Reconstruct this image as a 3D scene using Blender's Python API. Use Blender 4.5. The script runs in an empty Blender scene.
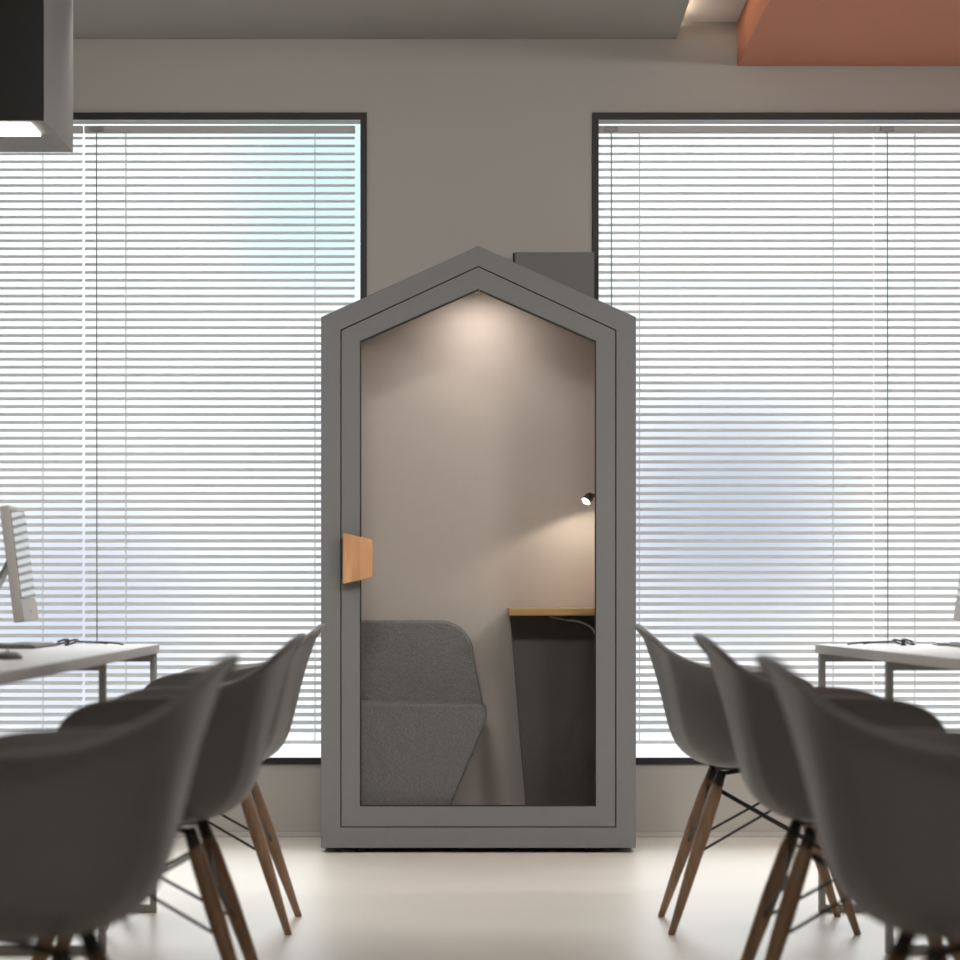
import bpy, bmesh, math, random
from mathutils import Vector, Matrix

C = bpy.context.scene.collection
sc = bpy.context.scene
R = math.radians
random.seed(7)

# ------------------------------------------------------------------ camera
cam_data = bpy.data.cameras.new('camera')
cam = bpy.data.objects.new('camera', cam_data)
C.objects.link(cam)
CAM_D = 10.653
cam.location = (0.0, -CAM_D, 0.90)
cam.rotation_euler = (R(90), 0, 0)
cam_data.sensor_width = 36.0
cam_data.lens = 2900 / 960 * 36.0
cam_data.shift_x = 2 / 960
cam_data.shift_y = 112 / 960
cam_data.clip_end = 200
cam_data.dof.use_dof = True
cam_data.dof.focus_distance = 9.9
cam_data.dof.aperture_fstop = 4.6
sc.camera = cam

# ------------------------------------------------------------------ exposure
sc.view_settings.view_transform = 'Standard'
sc.view_settings.look = 'None'
sc.view_settings.exposure = 0.0
sc.view_settings.gamma = 1.0
sc.view_settings.use_curve_mapping = False
sc.cycles.use_denoising = True
sc.cycles.max_bounces = 10
sc.cycles.diffuse_bounces = 6
sc.cycles.transparent_max_bounces = 16
sc.cycles.sample_clamp_indirect = 6.0
sc.cycles.caustics_reflective = False
sc.cycles.caustics_refractive = False

# ------------------------------------------------------------------ world: bright hazy daylight
w = bpy.data.worlds.new('world')
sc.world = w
w.use_nodes = True
nt = w.node_tree
nt.nodes.clear()
out = nt.nodes.new('ShaderNodeOutputWorld')
bg = nt.nodes.new('ShaderNodeBackground')
tc = nt.nodes.new('ShaderNodeTexCoord')
bg.inputs['Strength'].default_value = 1.0


def sky_blob(direction, inner, outer):
    """soft patch of the sky round a compass direction"""
    d = Vector(direction).normalized()
    dot = nt.nodes.new('ShaderNodeVectorMath'); dot.operation = 'DOT_PRODUCT'
    nrm = nt.nodes.new('ShaderNodeVectorMath'); nrm.operation = 'NORMALIZE'
    nt.links.new(tc.outputs['Generated'], nrm.inputs[0])
    nt.links.new(nrm.outputs[0], dot.inputs[0])
    dot.inputs[1].default_value = d
    mr = nt.nodes.new('ShaderNodeMapRange'); mr.interpolation_type = 'LINEAR'
    mr.inputs['From Min'].default_value = math.cos(R(outer))
    mr.inputs['From Max'].default_value = math.cos(R(inner))
    nt.links.new(dot.outputs['Value'], mr.inputs['Value'])
    return mr.outputs['Result']


def sky_mix(prev, fac, col):
    m = nt.nodes.new('ShaderNodeMix'); m.data_type = 'RGBA'
    nt.links.new(fac, m.inputs['Factor'])
    if isinstance(prev, tuple):
        m.inputs['A'].default_value = prev
    else:
        nt.links.new(prev, m.inputs['A'])
    m.inputs['B'].default_value = col
    return m.outputs['Result']


SKY = (1.25, 1.27, 1.28, 1)
col = sky_mix(SKY, sky_blob((0.086, 1, 0.024), 0.0, 3.1), (0.66, 0.71, 0.86, 1))
col = sky_mix(col, sky_blob((-0.050, 1, 0.140), 0.0, 2.8), (0.82, 1.06, 1.09, 1))
col = sky_mix(col, sky_blob((-0.140, 1, -0.008), 0.0, 3.2), (0.82, 0.87, 1.00, 1))
# the sky is brighter high up than near the horizon
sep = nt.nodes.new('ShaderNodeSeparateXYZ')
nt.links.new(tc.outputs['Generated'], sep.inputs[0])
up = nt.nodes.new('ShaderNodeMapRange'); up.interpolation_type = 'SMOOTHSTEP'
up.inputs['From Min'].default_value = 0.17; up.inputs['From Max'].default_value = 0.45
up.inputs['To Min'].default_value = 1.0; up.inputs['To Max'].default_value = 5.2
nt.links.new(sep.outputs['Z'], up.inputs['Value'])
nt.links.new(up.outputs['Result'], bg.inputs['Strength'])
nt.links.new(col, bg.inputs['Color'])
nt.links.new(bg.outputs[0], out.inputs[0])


# ------------------------------------------------------------------ window portals and added fill lights
def area(name, loc, sx, sy, power, color=(1, 1, 1), rot=(0, 0, 0), portal=False, spread=180):
    l = bpy.data.lights.new(name, 'AREA')
    l.shape = 'RECTANGLE'; l.size = sx; l.size_y = sy
    l.energy = power; l.color = color
    l.spread = R(spread)
    o = bpy.data.objects.new(name, l)
    C.objects.link(o)
    o.location = loc; o.rotation_euler = rot
    if portal:
        l.cycles.is_portal = True
    return o


WARM = (1.0, 0.96, 0.91)
area('window_portal', (-1.46, 0.30, 1.46), 2.20, 2.45, 1, rot=(R(-90), 0, 0), portal=True)
area('window_portal', (1.50, 0.30, 1.46), 2.20, 2.45, 1, rot=(R(-90), 0, 0), portal=True)
for yy, pw in ((-3.4, 10), (-6.6, 8), (-9.8, 26)):
    area('ceiling_fill', (0.0, yy, 2.92), 1.6, 0.7, pw, WARM)  # unseen overhead fill, added to lift the whole room
for xx, pw, turn in ((-0.4, 13, 8), (0.8, 6, 0), (2.3, 23, 22)):
    area('wall_fill', (xx, -4.2, 2.80), 0.6, 0.25, pw, WARM, rot=(R(66), 0, R(turn)), spread=100)  # unseen fill added to brighten the back wall and booth
for xx in (-1.5, 1.6):
    area('floor_fill', (xx, -1.5, 2.81), 0.9, 0.3, 9, WARM, spread=110)  # added fill without a fixture, brightens the floor near the windows


# ------------------------------------------------------------------ materials
def mat(name, color, rough=0.6, metal=0.0, spec=0.5, noise=None, bump=None, emit=None, weave=None, wood=None):
    m = bpy.data.materials.new(name); m.use_nodes = True
    n = m.node_tree; b = n.nodes['Principled BSDF']
    b.inputs['Base Color'].default_value = (*color, 1)
    b.inputs['Roughness'].default_value = rough
    b.inputs['Metallic'].default_value = metal
    b.inputs['Specular IOR Level'].default_value = spec
    tcn = n.nodes.new('ShaderNodeTexCoord')
    if noise:
        scale, amt = noise
        t = n.nodes.new('ShaderNodeTexNoise'); t.inputs['Scale'].default_value = scale
        t.inputs['Detail'].default_value = 5
        n.links.new(tcn.outputs['Object'], t.inputs['Vector'])
        r = n.nodes.new('ShaderNodeMapRange')
        r.inputs['To Min'].default_value = 1 - amt; r.inputs['To Max'].default_value = 1 + amt
        n.links.new(t.outputs['Fac'], r.inputs['Value'])
        mx = n.nodes.new('ShaderNodeVectorMath'); mx.operation = 'SCALE'
        mx.inputs[0].default_value = color
        n.links.new(r.outputs[0], mx.inputs['Scale'])
        n.links.new(mx.outputs[0], b.inputs['Base Color'])
    if weave:
        scale, amt = weave
        mp = n.nodes.new('ShaderNodeMapping')
        n.links.new(tcn.outputs['Object'], mp.inputs['Vector'])
        s = []
        for sv in ((scale * 6, scale * 6, scale * 1.3), (scale * 1.3, scale * 1.3, scale * 6)):
            mp = n.nodes.new('ShaderNodeMapping'); mp.inputs['Scale'].default_value = sv
            n.links.new(tcn.outputs['Object'], mp.inputs['Vector'])
            t = n.nodes.new('ShaderNodeTexNoise'); t.inputs['Scale'].default_value = 1.0
            t.inputs['Detail'].default_value = 2
            n.links.new(mp.outputs[0], t.inputs['Vector'])
            s.append(t.outputs['Fac'])
        ad = n.nodes.new('ShaderNodeMath'); ad.operation = 'ADD'
        n.links.new(s[0], ad.inputs[0]); n.links.new(s[1], ad.inputs[1])
        r = n.nodes.new('ShaderNodeMapRange')
        r.inputs['From Min'].default_value = 0.6; r.inputs['From Max'].default_value = 1.4
        r.inputs['To Min'].default_value = 1 - amt; r.inputs['To Max'].default_value = 1 + amt
        n.links.new(ad.outputs[0], r.inputs['Value'])
        mx = n.nodes.new('ShaderNodeVectorMath'); mx.operation = 'SCALE'
        mx.inputs[0].default_value = color
        n.links.new(r.outputs[0], mx.inputs['Scale'])
        n.links.new(mx.outputs[0], b.inputs['Base Color'])
        bp = n.nodes.new('ShaderNodeBump'); bp.inputs['Strength'].default_value = 0.25
        bp.inputs['Distance'].default_value = 0.001
        n.links.new(ad.outputs[0], bp.inputs['Height'])
        n.links.new(bp.outputs[0], b.inputs['Normal'])
    if wood:
        dark, sv = wood
        mp = n.nodes.new('ShaderNodeMapping'); mp.inputs['Scale'].default_value = sv
        n.links.new(tcn.outputs['Object'], mp.inputs['Vector'])
        t = n.nodes.new('ShaderNodeTexNoise'); t.inputs['Scale'].default_value = 1.0
        t.inputs['Detail'].default_value = 6; t.inputs['Roughness'].default_value = 0.6
        t.inputs['Distortion'].default_value = 0.6
        n.links.new(mp.outputs[0], t.inputs['Vector'])
        cr = n.nodes.new('ShaderNodeValToRGB')
        cr.color_ramp.elements[0].position = 0.3; cr.color_ramp.elements[0].color = (*dark, 1)
        cr.color_ramp.elements[1].position = 0.7; cr.color_ramp.elements[1].color = (*color, 1)
        n.links.new(t.outputs['Fac'], cr.inputs[0])
        n.links.new(cr.outputs[0], b.inputs['Base Color'])
    if bump:
        scale, st = bump
        t = n.nodes.new('ShaderNodeTexNoise'); t.inputs['Scale'].default_value = scale
        n.links.new(tcn.outputs['Object'], t.inputs['Vector'])
        bp = n.nodes.new('ShaderNodeBump'); bp.inputs['Strength'].default_value = st
        bp.inputs['Distance'].default_value = 0.002
        n.links.new(t.outputs['Fac'], bp.inputs['Height'])
        n.links.new(bp.outputs[0], b.inputs['Normal'])
    if emit:
        b.inputs['Emission Color'].default_value = (*emit[0], 1)
        b.inputs['Emission Strength'].default_value = emit[1]
    return m


def glass_mat(name, tint, refl=1.0):
    m = bpy.data.materials.new(name); m.use_nodes = True
    n = m.node_tree; n.nodes.clear()
    o = n.nodes.new('ShaderNodeOutputMaterial')
    t = n.nodes.new('ShaderNodeBsdfTransparent'); t.inputs[0].default_value = (*tint, 1)
    g = n.nodes.new('ShaderNodeBsdfGlossy'); g.inputs['Roughness'].default_value = 0.02
    g.inputs['Color'].default_value = (refl, refl, refl, 1)
    f = n.nodes.new('ShaderNodeFresnel'); f.inputs['IOR'].default_value = 1.35
    mx = n.nodes.new('ShaderNodeMixShader')
    n.links.new(f.outputs[0], mx.inputs[0])
    n.links.new(t.outputs[0], mx.inputs[1]); n.links.new(g.outputs[0], mx.inputs[2])
    n.links.new(mx.outputs[0], o.inputs[0])
    return m


M = {}
M['wall'] = mat('wall_paint', (0.42, 0.405, 0.38), 0.9, noise=(1.5, 0.02), spec=0.2)
M['base'] = mat('baseboard_paint', (0.46, 0.44, 0.42), 0.6)
M['floor'] = mat('floor_resin', (0.85, 0.805, 0.735), 0.30, noise=(2.0, 0.03), spec=0.35)
M['ceiling'] = mat('ceiling_paint', (0.75, 0.72, 0.68), 0.9)
M['slab'] = mat('grey_ceiling_slab_paint', (0.39, 0.38, 0.36), 0.85, noise=(3, 0.02), spec=0.2)
M['peach'] = mat('terracotta_paint', (0.60, 0.27, 0.185), 0.85, noise=(2, 0.02), spec=0.2)
M['black_frame'] = mat('black_window_frame', (0.018, 0.019, 0.021), 0.5, spec=0.3)
M['reveal'] = mat('window_reveal', (0.85, 0.86, 0.88), 0.7)
M['slat'] = mat('blind_slat', (0.78, 0.78, 0.78), 0.45)


def translucent(m, share, color):
    n = m.node_tree; b = n.nodes['Principled BSDF']; o = n.nodes['Material Output']
    t = n.nodes.new('ShaderNodeBsdfTranslucent'); t.inputs['Color'].default_value = (*color, 1)
    mx = n.nodes.new('ShaderNodeMixShader'); mx.inputs[0].default_value = share
    n.links.new(b.outputs[0], mx.inputs[1]); n.links.new(t.outputs[0], mx.inputs[2])
    n.links.new(mx.outputs[0], o.inputs[0])


translucent(M['slat'], 0.62, (0.88, 0.89, 0.90))
M['rail'] = mat('blind_rail', (0.42, 0.42, 0.42), 0.5)
M['cord'] = mat('blind_cord', (0.85, 0.86, 0.86), 0.8)
translucent(M['cord'], 0.5, (0.95, 0.96, 0.97))
M['wand'] = mat('blind_wand', (0.26, 0.26, 0.26), 0.4)
M['window_glass'] = glass_mat('window_glass', (0.97, 0.985, 0.985), 0.03)
M['felt'] = mat('booth_grey_felt', (0.178, 0.181, 0.183), 0.95, weave=(60, 0.045), spec=0.1)
M['lining'] = mat('booth_lining_felt', (0.50, 0.46, 0.43), 0.95, noise=(40, 0.03), spec=0.1)
M['gasket'] = mat('black_rubber', (0.02, 0.018, 0.016), 0.7)
M['door_glass'] = glass_mat('door_glass', (0.985, 0.985, 0.98), 0.35)
M['oak'] = mat('oak_handle', (0.62, 0.34, 0.17), 0.5, wood=((0.42, 0.21, 0.095), (45, 45, 4)))
M['oak_table'] = mat('oak_table', (0.55, 0.36, 0.16), 0.4, wood=((0.38, 0.23, 0.09), (5, 30, 60)))
M['seat_fabric'] = mat('seat_melange_fabric', (0.205, 0.206, 0.206), 0.95, weave=(110, 0.55), spec=0.1)
M['dark_panel'] = mat('dark_panel', (0.06, 0.052, 0.045), 0.6)
M['black_metal'] = mat('black_metal', (0.025, 0.022, 0.02), 0.45, spec=0.4)
M['chrome'] = mat('brushed_steel', (0.6, 0.58, 0.55), 0.3, metal=1.0)
M['lamp_glow'] = mat('lamp_diffuser', (1, 1, 1), 0.5, emit=((1.0, 0.86, 0.66), 9.0))
M['strip_glow'] = mat('led_strip', (1, 1, 1), 0.5, emit=((1.0, 0.93, 0.80), 6.0))
M['cove_glow'] = mat('cove_strip', (1, 1, 1), 0.5, emit=((1.0, 0.78, 0.55), 22.0))
M['lamp_body'] = mat('box_lamp_grey', (0.24, 0.235, 0.23), 0.6)
M['lamp_shaded_front'] = mat('box_lamp_shaded_front', (0.014, 0.0135, 0.0125), 0.6, spec=0.15)  # near-black colour carries the shade of the face turned from the windows
M['shell'] = mat('chair_grey_plastic', (0.165, 0.163, 0.158), 0.42, spec=0.45, bump=(60, 0.03))
M['leg_wood'] = mat('chair_leg_wood', (0.36, 0.23, 0.14), 0.5, wood=((0.22, 0.13, 0.075), (40, 40, 5)))
M['worktop'] = mat('worktop_white', (0.78, 0.77, 0.77), 0.35)
M['desk_frame'] = mat('desk_frame_steel', (0.40, 0.40, 0.39), 0.45)
M['white_plastic'] = mat('computer_white_plastic', (0.62, 0.60, 0.57), 0.4)
M['screen'] = mat('dark_screen_glass', (0.02, 0.022, 0.025), 0.05, spec=1.0)
M['aluminium'] = mat('aluminium', (0.55, 0.55, 0.55), 0.35, metal=0.8)
M['black_plastic'] = mat('black_plastic', (0.02, 0.02, 0.022), 0.3)
M['lens'] = mat('dark_lens', (0.015, 0.015, 0.018), 0.08)
M['grey_plastic'] = mat('grey_plastic', (0.22, 0.21, 0.20), 0.45)


# ------------------------------------------------------------------ geometry helpers
def box(bm, x0, x1, y0, y1, z0, z1):
    vs = [bm.verts.new(p) for p in ((x0, y0, z0), (x1, y0, z0), (x1, y1, z0), (x0, y1, z0),
                                    (x0, y0, z1), (x1, y0, z1), (x1, y1, z1), (x0, y1, z1))]
    for f in ((0, 3, 2, 1), (4, 5, 6, 7), (0, 1, 5, 4), (1, 2, 6, 5), (2, 3, 7, 6), (3, 0, 4, 7)):
        bm.faces.new([vs[i] for i in f])
    return bm


def prism(bm, poly, y0, y1):
    """polygon of (x, z) pulled along y"""
    a = [bm.verts.new((x, y0, z)) for x, z in poly]
    b = [bm.verts.new((x, y1, z)) for x, z in poly]
    n = len(poly)
    bm.faces.new(a); bm.faces.new(b[::-1])
    for i in range(n):
        j = (i + 1) % n
        bm.faces.new((a[j], a[i], b[i], b[j]))
    return bm


def ring(bm, outer, inner, y0, y1):
    """frame between two polygons of (x, z) with the same corner count, pulled along y"""
    n = len(outer)
    oa = [bm.verts.new((x, y0, z)) for x, z in outer]; ob = [bm.verts.new((x, y1, z)) for x, z in outer]
    ia = [bm.verts.new((x, y0, z)) for x, z in inner]; ib = [bm.verts.new((x, y1, z)) for x, z in inner]
    for i in range(n):
        j = (i + 1) % n
        bm.faces.new((oa[i], oa[j], ia[j], ia[i]))
        bm.faces.new((ob[j], ob[i], ib[i], ib[j]))
        bm.faces.new((oa[j], oa[i], ob[i], ob[j]))
        bm.faces.new((ia[i], ia[j], ib[j], ib[i]))
    return bm


def tube(bm, pts, radii, seg=12, cap=True):
    """round bar through points, one radius per point"""
    pts = [Vector(p) for p in pts]
    if not hasattr(radii, '__len__'):
        radii = [radii] * len(pts)
    rings = []
    prev = None
    for i, p in enumerate(pts):
        a = pts[max(i - 1, 0)]; b = pts[min(i + 1, len(pts) - 1)]
        t = (b - a).normalized()
        if prev is None:
            ref = Vector((0, 0, 1)) if abs(t.z) < 0.9 else Vector((1, 0, 0))
            u = t.cross(ref).normalized()
        else:
            u = (prev - t * prev.dot(t)).normalized()
        prev = u
        v = t.cross(u)
        rings.append([bm.verts.new(p + (u * math.cos(2 * math.pi * k / seg) + v * math.sin(2 * math.pi * k / seg)) * radii[i]) for k in range(seg)])
    for r0, r1 in zip(rings, rings[1:]):
        for k in range(seg):
            l = (k + 1) % seg
            bm.faces.new((r0[k], r0[l], r1[l], r1[k]))
    if cap:
        bm.faces.new(rings[0][::-1]); bm.faces.new(rings[-1])
    return bm


def world_loc(o):
    v = Vector((0, 0, 0))
    while o is not None:
        v += o.location
        o = o.parent
    return v


def obj(name, bm, m, parent=None, smooth=False, bevel=0, seg=2, kind=None, label=None):
    me = bpy.data.meshes.new(name)
    bmesh.ops.recalc_face_normals(bm, faces=bm.faces[:])
    bm.to_mesh(me); bm.free()
    me.materials.append(m)
    o = bpy.data.objects.new(name, me)
    C.objects.link(o)
    if parent is not None:
        me.transform(Matrix.Translation(-world_loc(parent)))
        o.parent = parent
    if smooth:
        for p in me.polygons:
            p.use_smooth = True
    if bevel:
        md = o.modifiers.new('bevel', 'BEVEL'); md.width = bevel; md.segments = seg
        md.limit_method = 'ANGLE'; md.angle_limit = R(30)
        for p in me.polygons:
            p.use_smooth = True
        wn = o.modifiers.new('normals', 'WEIGHTED_NORMAL'); wn.keep_sharp = True
    if kind:
        o['kind'] = kind
    if label:
        o['label'] = label
    return o


def thing(name, label, cat, loc=(0, 0, 0), group=None):
    o = bpy.data.objects.new(name, None); C.objects.link(o)
    o.empty_display_size = 0.1
    o.location = loc
    o['label'] = label; o['category'] = cat
    if group:
        o['group'] = group
    return o


def tag(o, label, cat, group=None):
    o['label'] = label; o['category'] = cat
    if group:
        o['group'] = group
    return o


def copy_tree(o, parent=None):
    c = o.copy(); C.objects.link(c)
    if parent is not None:
        c.parent = parent
    for ch in list(o.children):
        copy_tree(ch, c)
    return c


NB = lambda: bmesh.new()

# ------------------------------------------------------------------ the room
X0, X1, Y0 = -3.2, 3.4, -13.0
CEIL = 2.995
WZ0, WZ1 = 0.268, 2.66
LW, RW = (-2.56, -0.408), (0.419, 2.61)
obj('floor', box(NB(), X0 - .2, X1 + .2, Y0 - .2, 0.2, -0.12, 0), M['floor'], kind='structure')
obj('ceiling', box(NB(), X0 - .2, X1 + .2, Y0 - .2, 0.2, CEIL, CEIL + .12), M['ceiling'], kind='structure')
obj('wall_left', box(NB(), X0 - .2, X0, Y0 - .2, 0.2, 0, CEIL), M['wall'], kind='structure')
obj('wall_right', box(NB(), X1, X1 + .2, Y0 - .2, 0.2, 0, CEIL), M['wall'], kind='structure')
obj('wall_front', box(NB(), X0, X1, Y0 - .2, Y0, 0, CEIL), M['wall'], kind='structure')
bm = NB()
for (a, b) in ((X0, LW[0]), (LW[1], RW[0]), (RW[1], X1)):
    box(bm, a, b, 0, 0.2, 0, CEIL)
for (a, b) in (LW, RW):
    box(bm, a, b, 0, 0.2, 0, WZ0)
    box(bm, a, b, 0, 0.2, WZ1, CEIL)
obj('wall_back', bm, M['wall'], kind='structure')
obj('baseboard_back', box(NB(), X0, X1, -0.010, 0, 0, 0.018), M['base'], kind='structure', bevel=0.003)

# windows: black frame, pale reveal lining, glass
for i, (a, b) in enumerate((LW, RW)):
    fr = obj('window_%d' % (i + 1), ring(NB(), [(a, WZ0), (b, WZ0), (b, WZ1), (a, WZ1)],
             [(a + .024, WZ0 + .024), (b - .024, WZ0 + .024), (b - .024, WZ1 - .025), (a + .024, WZ1 - .025)], -0.012, 0.004),
             M['black_frame'], kind='structure', bevel=0.002)
    obj('reveal', ring(NB(), [(a, WZ0), (b, WZ0), (b, WZ1), (a, WZ1)],
        [(a + .012, WZ0 + .012), (b - .012, WZ0 + .012), (b - .012, WZ1 - .025), (a + .012, WZ1 - .025)], 0.004, 0.10), M['reveal'], fr)
    obj('glass', box(NB(), a + .012, b - .012, 0.090, 0.096, WZ0 + .012, WZ1 - .025), M['window_glass'], fr)

# dropped ceiling slab with a warm cove strip on its hidden top edge
obj('ceiling_slab', box(box(NB(), X0, 0.727, -7.0, -0.004, 2.9315, 2.944), 0.705, 0.727, -7.0, -0.004, 2.9435, 2.966), M['slab'], kind='structure')  # second box: unseen edge lip added to keep cove light off the soffit
obj('ceiling_cove_strip', box(NB(), 0.60, 0.66, -6.5, -0.15, 2.946, 2.951), M['cove_glow'], kind='structure')
# terracotta dropped box
obj('ceiling_soffit', box(NB(), 0.9514, X1, -6.5, -0.004, 2.832, CEIL), M['peach'], kind='structure')

# ------------------------------------------------------------------ venetian blinds
BY = 0.055
PITCH = 0.02916
HB, HT = 2.594, 2.620     # bottom and top of the headrail


def blind(x0, x1, label):
    t = thing('venetian_blind', label, 'blind', ((x0 + x1) / 2, BY, 0.34), 'venetian blinds in the windows')
    obj('headrail', box(NB(), x0, x1, BY - .013, BY + .013, HB, HT), M['rail'], t, bevel=0.002)
    bm = NB()
    n = int((2.576 - 0.362) / PITCH) + 1
    hw, a = 0.0130, R(30)
    for k in range(n):
        z = 2.576 - k * PITCH
        prof = []
        for s in (-1, -0.5, 0, 0.5, 1):
            yy = s * hw; zz = 0.0007 * (1 - s * s)
            prof.append((yy * math.cos(a) - zz * math.sin(a), yy * math.sin(a) + zz * math.cos(a)))
        th = 0.0003
        loop = [(y, zz + th) for y, zz in prof] + [(y, zz - th) for y, zz in prof[::-1]]
        va = [bm.verts.new((x0 + .001, BY + y, z + zz)) for y, zz in loop]
        vb = [bm.verts.new((x1 - .001, BY + y, z + zz)) for y, zz in loop]
        m = len(loop)
        for i in range(m):
            j = (i + 1) % m
            bm.faces.new((va[i], va[j], vb[j], vb[i]))
        bm.faces.new(va[::-1]); bm.faces.new(vb)
    obj('slats', bm, M['slat'], t)
    obj('bottom_rail', box(NB(), x0 + .001, x1 - .001, BY - .011, BY + .011, 0.340, 0.352), M['slat'], t, bevel=0.002)
    for lx in (x0 + .152, x1 - .148):
        bm = NB()
        for yy in (-0.0135, 0.0135):
            tube(bm, [(lx, BY + yy, 0.345), (lx, BY + yy, HB)], 0.0014, 6)
        obj('ladder_cord', bm, M['cord'], t)
    bm = NB()
    box(bm, x0 + .022, x0 + .072, BY - .024, BY - .010, 2.598, 2.615)
    br = obj('wand_bracket', bm, M['wand'], t, bevel=0.003)
    bm = NB()
    tube(bm, [(x0 + .045, BY - .022, 2.605), (x0 + .047, BY - .026, 2.582), (x0 + .049, BY - .028, 0.66)], [0.0018, 0.0022, 0.0022], 8)
    obj('tilt_wand', bm, M['wand'], t, smooth=True)
    return t


blind(-2.505, -1.4592, 'white venetian blind of the left window, by its outer side behind the hanging box lamp')
blind(-1.4522, -0.454, 'white venetian blind of the left window, next to the booth')
blind(0.444, 1.4597, 'white venetian blind of the right window, next to the booth')
blind(1.4607, 2.555, 'white venetian blind of the right window, by its outer side above the right desk')

# ------------------------------------------------------------------ phone booth
BF, BB = -0.653, -0.03
booth = thing('phone_booth', 'grey felt house-shaped phone booth with a pitched roof and glass door', 'phone booth', (0, -0.34, 0))
OUT = [(-0.5414, 0.0172), (0.5448, 0.0172), (0.5448, 1.8483), (0.0017, 2.0931), (-0.5414, 1.8483)]
SEAM = [(-0.4741, 0.0879), (0.4765, 0.0879), (0.4765, 1.8034), (0.0012, 2.0241), (-0.4741, 1.8034)]
DOOR = [(-0.4708, 0.0912), (0.4732, 0.0912), (0.4732, 1.8012), (0.0012, 2.0205), (-0.4708, 1.8012)]
GLS = [(-0.4069, 0.1603), (0.4069, 0.1603), (0.4069, 1.7655), (0.0006, 1.9448), (-0.4069, 1.7655)]


def shrink(poly, d):
    cx, cz = 0, 1.0
    return [(x - math.copysign(d, x - cx) if abs(x) > .01 else x, z - math.copysign(d, z - cz)) for x, z in poly]


obj('booth_shell', ring(NB(), OUT, SEAM, BF, BB - 0.03), M['felt'], booth, bevel=0.0025)
obj('back_panel', prism(NB(), OUT, BB - 0.03, BB), M['felt'], booth)
li = obj('back_lining', prism(NB(), shrink(SEAM, 0.001), BB - 0.042, BB - 0.0302), M['lining'], booth, label='beige felt back lining')
SL2 = shrink(SEAM, 0.0005)
obj('side_lining', ring(NB(), SL2, shrink(SEAM, 0.008), BF + 0.075, BB - 0.0425), M['lining'], booth, label='beige felt side and roof lining')
door = obj('door', ring(NB(), DOOR, GLS, BF - 0.001, BF + 0.045), M['felt'], booth, bevel=0.0015)
obj('glass_gasket', ring(NB(), shrink(GLS, -0.0005), shrink(GLS, 0.0035), BF + 0.004, BF + 0.028), M['gasket'], door, label='thin black gasket round the glass')
obj('glass_pane', prism(NB(), shrink(GLS, 0.0005), BF + 0.012, BF + 0.020), M['door_glass'], door, label='clear glass pane')
HND = [(-0.4638, 0.9276), (-0.3603, 0.950), (-0.3603, 1.0793), (-0.4638, 1.1034)]
hb = obj('handle', prism(NB(), HND, BF - 0.062, BF - 0.038), M['oak'], door, bevel=0.003, label='trapezoid oak handle')
obj('handle_mount', box(NB(), -0.472, -0.425, BF - 0.038, BF - 0.001, 0.945, 1.085), M['black_metal'], door, bevel=0.002, label='black metal handle mount')
bm = NB()
ring(bm, SEAM, DOOR, BF + 0.03, BF + 0.04)
obj('door_seal', bm, M['gasket'], booth)
for fx in (-0.40, 0.40):
    for fy in (BF + .07, BB - .08):
        bm = NB(); tube(bm, [(fx, fy, 0), (fx, fy, 0.0172)], 0.022, 16)
        obj('foot', bm, M['gasket'], booth)
vb = obj('ventilation_box', prism(NB(), [(0.1346, 2.022), (0.4221, 1.892), (0.4221, 2.1336), (0.1346, 2.1336)], BB - .10, BB), M['felt'], booth, bevel=0.003, label='plain grey box above the back of the roof')
obj('cable_stub', box(NB(), 0.127, 0.1335, BB - .08, BB - .05, 1.98, 2.134), M['gasket'], vb)

# ceiling lamp of the booth, tucked in the ridge
t = thing('downlight', 'small round lamp glowing under the ridge inside the booth', 'lamp', (0, -0.28, 2.012))
bm = NB(); tube(bm, [(0, -.28, 2.006), (0, -.28, 2.0125)], 0.020, 24)
obj('housing', bm, M['black_metal'], t)
bm = NB(); tube(bm, [(0, -.28, 2.0045), (0, -.28, 2.0065)], 0.016, 24)
obj('diffuser', bm, M['lamp_glow'], t)


def spot(name, loc, direction, power, angle, blend, color, radius=0.015):
    l = bpy.data.lights.new(name, 'SPOT'); l.energy = power; l.spot_size = R(angle); l.spot_blend = blend
    l.color = color; l.shadow_soft_size = radius
    o = bpy.data.objects.new(name, l); C.objects.link(o)
    o.location = loc
    o.rotation_euler = Vector(direction).to_track_quat('-Z', 'Y').to_euler()
    return o


spot('booth_downlight_lamp', (0, -0.28, 1.998), (0, 0.25, -1), 9.0, 160, 1.0, (1.0, 0.88, 0.79), 0.02)

# upholstered bench in the booth
bench = thing('booth_bench', 'grey melange upholstered bench with low rounded back inside the booth', 'bench', (-0.2, -0.33, 0.10))
prof = [(-0.463, 0.100), (-0.118, 0.100), (0.028, 0.452), (0.031, 0.474), (0.026, 0.498), (0.004, 0.513), (-0.463, 0.513)]
obj('seat', prism(NB(), prof, -0.575, -0.217), M['seat_fabric'], bench, bevel=0.028, seg=4)
prof = [(-0.463, 0.30), (-0.02, 0.30), (0.019, 0.490), (-0.016, 0.664)]
for k in range(1, 9):
    a = k / 8 * R(78)
    prof.append((-0.150 + 0.134 * math.cos(a + R(2)), 0.664 + 0.133 * math.sin(a + R(6))))
prof += [(-0.165, 0.797), (-0.463, 0.797)]
obj('backrest', prism(NB(), prof, -0.215, -0.082), M['seat_fabric'], bench, bevel=0.012, seg=3)

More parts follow.
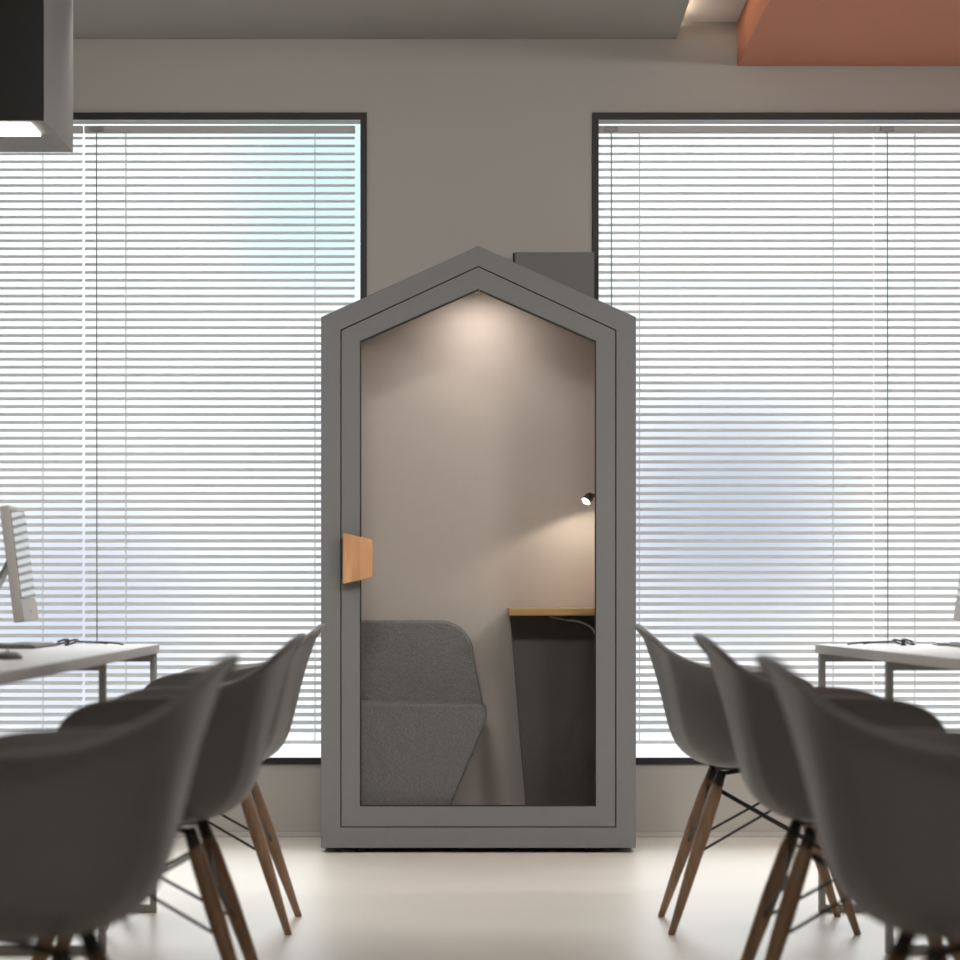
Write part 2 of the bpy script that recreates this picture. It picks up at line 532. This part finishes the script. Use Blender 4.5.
# wall table with its dark panel
tb = thing('wall_table', 'small oak-topped table on a dark panel inside the booth', 'table', (0.3, -0.3, 0.10))
obj('tabletop', box(NB(), 0.1071, 0.465, -0.50, -0.078, 0.817, 0.843), M['oak_table'], tb, bevel=0.003, label='oak tabletop')
obj('support_panel', prism(NB(), [(0.172, 0.10), (0.463, 0.10), (0.463, 0.8165), (0.114, 0.8165)], -0.33, -0.30), M['dark_panel'], tb, bevel=0.002, label='dark slanted support panel')
bm = NB()
pts = []
for k in range(9):
    a = R(90) * k / 8
    pts.append((0.40 - 0.085 + 0.10 * math.sin(a), -0.355, 0.800 - 0.05 * (1 - math.cos(a))))
tube(bm, pts, 0.004, 8)
tube(bm, [(0.255, -0.355, 0.812), pts[0]], 0.003, 8)
obj('curved_bracket', bm, M['chrome'], tb, smooth=True, label='thin curved steel bracket under the top')

# reading lamp on the side wall of the booth
rl = thing('reading_lamp', 'tiny black spotlight glowing above the table inside the booth', 'lamp', (0.465, -0.17, 1.24))
D = Vector((-0.55, -0.42, -0.72)).normalized()
c0 = Vector((0.406, -0.262, 1.250))
bm = NB(); tube(bm, [c0, c0 + D * 0.012, c0 + D * 0.034], [0.010, 0.0165, 0.0175], 20)
hd = obj('lamp_head', bm, M['black_metal'], rl, smooth=True)
bm = NB(); tube(bm, [c0 + D * 0.0335, c0 + D * 0.0365], 0.0155, 20)
obj('bulb', bm, M['lamp_glow'], hd)
bm = NB(); tube(bm, [c0 + Vector((0.002, 0, 0.0)), (0.435, -0.262, 1.236), (0.464, -0.262, 1.236)], 0.005, 10)
obj('arm', bm, M['black_metal'], rl, smooth=True)
bm = NB(); tube(bm, [(0.458, -0.262, 1.236), (0.466, -0.262, 1.236)], 0.02, 20)
obj('wall_plate', bm, M['black_metal'], rl)
spot('reading_lamp_light', tuple(c0 + D * 0.045), (0.26, 0.08, -0.96), 2.9, 164, 0.22, (1.0, 0.84, 0.68), 0.012)

# ------------------------------------------------------------------ hanging box lamp
d1, d2 = -2.253, -1.65
bx = thing('hanging_box_lamp', 'dark box lamp hanging at the upper left with a glowing strip below', 'lamp', (-1.6, -1.95, 2.265))
obj('housing', box(NB(), -2.35, -1.257, d1, d2, 2.265, 2.93), M['lamp_body'], bx, bevel=0.002)
obj('shaded_front', box(NB(), -2.35, -1.2572, d1 - .006, d1, 2.265, 2.93), M['lamp_shaded_front'], bx, label='front face with painted-in shade')
obj('light_strip', box(NB(), -2.25, -1.302, d1 + .03, d1 + .235, 2.257, 2.2652), M['strip_glow'], bx, label='glowing light strip')

# ------------------------------------------------------------------ desks
def desk(side, loc, yaw, label, inset):
    t = thing('desk', label, 'desk', loc, 'white desks on steel frames')
    x, y = loc[0], loc[1]
    s = side
    xa, xb = sorted((x, x + s * 1.5))
    L = 4.9
    obj('worktop', box(NB(), xa, xb, y - L, y, 0.727, 0.753), M['worktop'], t, bevel=0.003, label='white worktop')
    for fy in (y - 0.04, y - 0.98, y - 3.15, y - 4.8):
        bm = NB()
        x_in, x_out = x + s * (0.004 if fy > y - .5 else inset), x + s * 1.46
        q = 0.017
        a, b = sorted((x_in, x_out))
        ring(bm, [(a, 0.0), (b, 0.0), (b, 0.7265), (a, 0.7265)],
             [(a + q, 0.022), (b - q, 0.022), (b - q, 0.7265 - .022), (a + q, 0.7265 - .022)], fy - .014, fy + .014)
        obj('leg_frame', bm, M['desk_frame'], t, bevel=0.002)
    t.rotation_euler = (0, 0, R(yaw))
    return t


dl = desk(-1, (-0.900, -2.46, 0), 0.4, 'white desk with steel frame legs to the left of the booth', 0.032)
dr = desk(1, (0.952, -2.46, 0), 3.6, 'white desk with steel frame legs to the right of the booth', 0.001)

TOP = 0.7535


# computers: slim white all-in-one, screen towards the aisle, leaning back
def computer(x, y, side, label, yaw=0):
    """side = +1: the screen faces +x"""
    t = thing('desktop_computer', label, 'computer', (0, 0, TOP), 'all-in-one computers on the desks')
    tilt = R(-7.0)
    rot = Matrix.Rotation(tilt, 4, 'Y')
    base = Vector((0, 0, 0.066))

    def put(o):
        o.data.transform(Matrix.Translation(base) @ rot)
        return o
    W2, H = 0.215, 0.316
    # built standing at the origin, screen to +x
    def part(name, b, m, bevel=0, lab=None):
        me_o = obj(name, b, m, None, bevel=bevel, label=lab)
        me_o.parent = t
        return put(me_o)
    part('casing', box(NB(), -0.020, 0.006, -W2, W2, 0, H), M['white_plastic'], 0.004)
    part('screen', box(NB(), 0.0055, 0.0075, -W2 + .012, W2 - .012, 0.062, H - .012), M['screen'], 0, 'glossy dark screen')
    part('chin', box(NB(), 0.0055, 0.0085, -W2 + .002, W2 - .002, 0.002, 0.055), M['white_plastic'], 0.001)
    bm = NB(); tube(bm, [(0.0085, 0, 0.028), (0.0095, 0, 0.028)], 0.006, 16)
    part('sensor', bm, M['grey_plastic'])
    bm = NB()
    pts = []
    for k in range(11):
        a = k / 10
        pts.append((-0.03 - 0.09 * math.sin(a * math.pi * .5) ** 1.0, 0, 0.20 * (1 - a) ** 1.5 - 0.0))
    prev = None
    for (px, _, pz) in pts:
        row = [bm.verts.new((px + dx, dy, pz)) for dx, dy in ((0, -.075), (0, .075), (-.008, .075), (-.008, -.075))]
        if prev:
            for i in range(4):
                j = (i + 1) % 4
                bm.faces.new((prev[i], prev[j], row[j], row[i]))
        else:
            bm.faces.new(row)
        prev = row
    bm.faces.new(prev[::-1])
    box(bm, -0.128, 0.08, -0.075, 0.075, -0.066, -0.058)
    box(bm, -0.128, -0.120, -0.075, 0.075, -0.066, 0.002)
    st = obj('stand', bm, M['aluminium'], None); st.parent = t
    st.data.transform(Matrix.Translation((0, 0, 0.066)))
    t.location = (x, y, TOP)
    t.rotation_euler = (0, 0, (0 if side > 0 else math.pi) + R(yaw))
    return t


computer(-1.238, -2.66, 1, 'white slim all-in-one computer with reflecting screen on the left desk', 3.5)
computer(1.340, -2.66, -1, 'white slim all-in-one computer at the picture edge on the right desk', -3.5)


# eyeglasses lying on each desk
def eyeglasses(x, y, yaw, label):
    t = thing('eyeglasses', label, 'eyeglasses', (0, 0, TOP), 'black eyeglasses on the desks')
    for s in (-1, 1):
        bm = NB()
        loop = [(s * 0.036 + 0.027 * math.cos(a), 0.016 * math.sin(a), 0.010 + 0.007 * math.sin(a)) for a in [k * math.pi / 10 for k in range(21)]]
        tube(bm, loop, 0.0028, 8)
        r = obj('rim', bm, M['black_plastic'], None, smooth=True); r.parent = t
        bm = NB()
        loop = [bm.verts.new((s * 0.036 + 0.026 * math.cos(a), 0.015 * math.sin(a), 0.010 + 0.0065 * math.sin(a))) for a in [k * math.pi / 10 for k in range(20)]]
        bm.faces.new(loop)
        ext = bmesh.ops.extrude_face_region(bm, geom=bm.faces[:])
        for v in [e for e in ext['geom'] if isinstance(e, bmesh.types.BMVert)]:
            v.co.y += 0.0012
        l = obj('lens', bm, M['lens'], None); l.parent = t
        bm = NB(); tube(bm, [(s * .063, 0, .012), (s * .066, .004, .012), (s * .064, .09, .009), (s * .062, .125, .006), (s * .061, .140, .003)], 0.0025, 8)
        k = obj('temple_arm', bm, M['black_plastic'], None, smooth=True); k.parent = t
    bm = NB(); tube(bm, [(-.010, 0, .012), (0, -.002, .014), (.010, 0, .012)], 0.0028, 8)
    b = obj('bridge', bm, M['black_plastic'], None, smooth=True); b.parent = t
    t.location = (x, y, TOP); t.rotation_euler = (0, 0, R(yaw))
    return t


eyeglasses(-1.125, -2.72, -62, 'black folded-out eyeglasses lying on the left desk')
eyeglasses(1.165, -2.72, 62, 'black folded-out eyeglasses lying on the right desk')


def keyboard(x, y, yaw, label):
    t = thing('keyboard', label, 'keyboard', (0, 0, TOP), 'keyboards on the desks')
    b = obj('base', box(NB(), -0.055, 0.055, -0.20, 0.20, 0, 0.008), M['grey_plastic'], None, bevel=0.002); b.parent = t
    bm = NB()
    for i in range(5):
        for j in range(17):
            box(bm, -0.048 + i * .0195, -0.048 + i * .0195 + .0165, -0.19 + j * .0224, -0.19 + j * .0224 + .0195, 0.0075, 0.0105)
    k = obj('keys', bm, M['black_plastic'], None); k.parent = t
    t.location = (x, y, TOP); t.rotation_euler = (0, 0, R(yaw))
    return t


keyboard(-1.20, -2.96, 0, 'thin dark keyboard in front of the left computer')
keyboard(1.33, -2.96, 0, 'thin dark keyboard in front of the right computer')


def mouse(x, y, yaw, label):
    bm = NB()
    bmesh.ops.create_uvsphere(bm, u_segments=20, v_segments=12, radius=1.0)
    for v in bm.verts:
        v.co.x *= 0.032; v.co.y *= 0.056
        v.co.z = max(v.co.z, -0.15) * 0.015 + 0.0023
    t = thing('computer_mouse', label, 'mouse', (0, 0, TOP))
    b = obj('body', bm, M['grey_plastic'], None, smooth=True); b.parent = t
    bm = NB(); tube(bm, [(-.003, .026, 0.0145), (.003, .026, .0145)], 0.005, 12)
    k = obj('scroll_wheel', bm, M['black_plastic'], None); k.parent = t
    t.location = (x, y, TOP); t.rotation_euler = (0, 0, R(yaw))
    return t


mouse(-1.03, -4.30, 10, 'grey mouse lying near the edge of the left desk')


# ------------------------------------------------------------------ shell armchairs
KEYS = [
    (0,   [(0, 0, .432), (.07, 0, .432), (.13, 0, .435), (.18, 0, .440), (.218, 0, .440), (.240, 0, .432), (.250, 0, .415)]),
    (33,  [(0, 0, .432), (.055, .04, .432), (.11, .085, .437), (.155, .135, .446), (.188, .180, .458), (.208, .208, .463), (.218, .226, .458)]),
    (52,  [(0, 0, .432), (.04, .06, .434), (.085, .125, .444), (.125, .185, .468), (.155, .227, .512), (.158, .255, .545), (.156, .272, .560)]),
    (68,  [(0, 0, .432), (.025, .07, .434), (.05, .145, .446), (.085, .208, .480), (.108, .243, .548), (.112, .268, .620), (.114, .298, .652)]),
    (88,  [(0, 0, .432), (0, .075, .433), (.0, .155, .446), (.005, .213, .485), (.012, .243, .560), (.02, .262, .640), (.03, .306, .688)]),
    (112, [(0, 0, .432), (-.04, .072, .433), (-.085, .145, .446), (-.115, .200, .487), (-.122, .230, .565), (-.125, .252, .650), (-.130, .290, .698)]),
    (136, [(0, 0, .432), (-.06, .058, .433), (-.125, .115, .447), (-.178, .160, .492), (-.200, .190, .580), (-.215, .212, .675), (-.235, .236, .738)]),
    (150, [(0, 0, .432), (-.068, .04, .432), (-.138, .082, .446), (-.198, .120, .492), (-.226, .148, .590), (-.248, .170, .695), (-.284, .194, .780)]),
    (165, [(0, 0, .432), (-.073, .02, .432), (-.147, .045, .444), (-.212, .068, .490), (-.240, .085, .585), (-.266, .098, .695), (-.306, .112, .804)]),
    (180, [(0, 0, .432), (-.075, 0, .431), (-.150, 0, .443), (-.215, 0, .489), (-.244, 0, .585), (-.271, 0, .695), (-.314, 0, .811)]),
]


def catmull(p0, p1, p2, p3, u):
    return 0.5 * ((2 * p1) + (-p0 + p2) * u + (2 * p0 - 5 * p1 + 4 * p2 - p3) * u * u + (-p0 + 3 * p1 - 3 * p2 + p3) * u ** 3)


def shell_mesh():
    full = [[Vector(p) for p in pts] for _, pts in KEYS]
    mirror = [[Vector((p.x, -p.y, p.z)) for p in pts] for pts in full[1:-1]][::-1]
    keys = full + mirror
    n = len(keys)
    SUB = 4
    curves = []
    for i in range(n):
        for k in range(SUB):
            u = k / SUB
            q = [catmull(keys[(i - 1) % n][j], keys[i][j], keys[(i + 1) % n][j], keys[(i + 2) % n][j], u) for j in range(7)]
            dense = []
            for j in range(6):
                a = q[max(j - 1, 0)]; b = q[j]; c = q[j + 1]; d = q[min(j + 2, 6)]
                for v in (0, 0.5):
                    dense.append(catmull(a, b, c, d, v))
            dense.append(q[6])
            e = Vector((q[6].x, q[6].y, 0)).normalized()
            dense.append(q[6] + e * 0.010 + Vector((0, 0, 0.001)))
            dense.append(q[6] + e * 0.017 + Vector((0, 0, -0.004)))
            curves.append(dense)
    bm = NB()
    centre = bm.verts.new((0, 0, .432))
    rows = [[bm.verts.new(p) for p in c[1:]] for c in curves]
    m = len(rows)
    for i in range(m):
        a, b = rows[i], rows[(i + 1) % m]
        bm.faces.new((centre, a[0], b[0]))
        for j in range(len(a) - 1):
            bm.faces.new((a[j], a[j + 1], b[j + 1], b[j]))
    return bm


def make_chair():
    t = thing('shell_armchair', '', 'chair', (0, 0, 0), 'grey shell armchairs at the desks')
    s = obj('seat_shell', shell_mesh(), M['shell'], t, smooth=True)
    md = s.modifiers.new('thickness', 'SOLIDIFY'); md.thickness = 0.009; md.offset = 0
    md = s.modifiers.new('smooth', 'SUBSURF'); md.levels = 1; md.render_levels = 1
    feet = {}
    for sx in (-1, 1):
        for sy in (-1, 1):
            top = Vector((sx * .106, sy * .125, .418)); foot = Vector((sx * .245, sy * .215, 0))
            at = lambda u, top=top, foot=foot: top.lerp(foot, u)
            feet[sx, sy] = at
            bm = NB()
            tube(bm, [at(.06), at(.13), at(.38), at(.75), at(1)], [.0135, .0175, .0185, .0135, .0092], 16)
            lg = obj('leg', bm, M['leg_wood'], t, smooth=True)
            bm = NB(); tube(bm, [at(-.015), at(.08)], [.0125, .0145], 12)
            tube(bm, [at(.06) + Vector((0, -.02, 0)), at(.06) + Vector((0, .02, 0))], .005, 8)
            obj('leg_bracket', bm, M['black_metal'], lg, smooth=True)
    bm = NB()
    tube(bm, [(-.108, -.125, .418), (0, 0, .424), (.108, .125, .418)], .006, 8)
    tube(bm, [(-.108, .125, .418), (0, 0, .424), (.108, -.125, .418)], .006, 8)
    obj('mount_cross', bm, M['black_metal'], t, smooth=True)
    for a, b in (((-1, -1), (1, -1)), ((-1, 1), (1, 1)), ((-1, -1), (-1, 1)), ((1, -1), (1, 1))):
        bm = NB()
        tube(bm, [feet[a](.10), feet[b](.50)], .0035, 8)
        tube(bm, [feet[b](.10), feet[a](.50)], .0035, 8)
        obj('brace_wire', bm, M['black_metal'], t, smooth=True)
    return t


proto = make_chair()
SPOTS = [
    (0.752, -2.83, 0, 'grey shell armchair with wooden legs right of the booth, the farthest at the right desk'),
    (0.775, -4.70, 0, 'grey shell armchair in the middle of the row at the right desk'),
    (0.715, -6.67, 0, 'blurred grey shell armchair nearest to the viewer at the right desk'),
    (-0.742, -2.83, 180, 'grey shell armchair left of the booth, the farthest at the left desk'),
    (-0.684, -4.70, 180, 'grey shell armchair in the middle of the row at the left desk'),
    (-0.660, -6.67, 180, 'blurred grey shell armchair nearest to the viewer at the left desk'),
]
for i, (x, y, a, lab) in enumerate(SPOTS):
    o = proto if i == 0 else copy_tree(proto)
    o.location = (x, y, 0); o.rotation_euler = (0, 0, R(a))
    o['label'] = lab
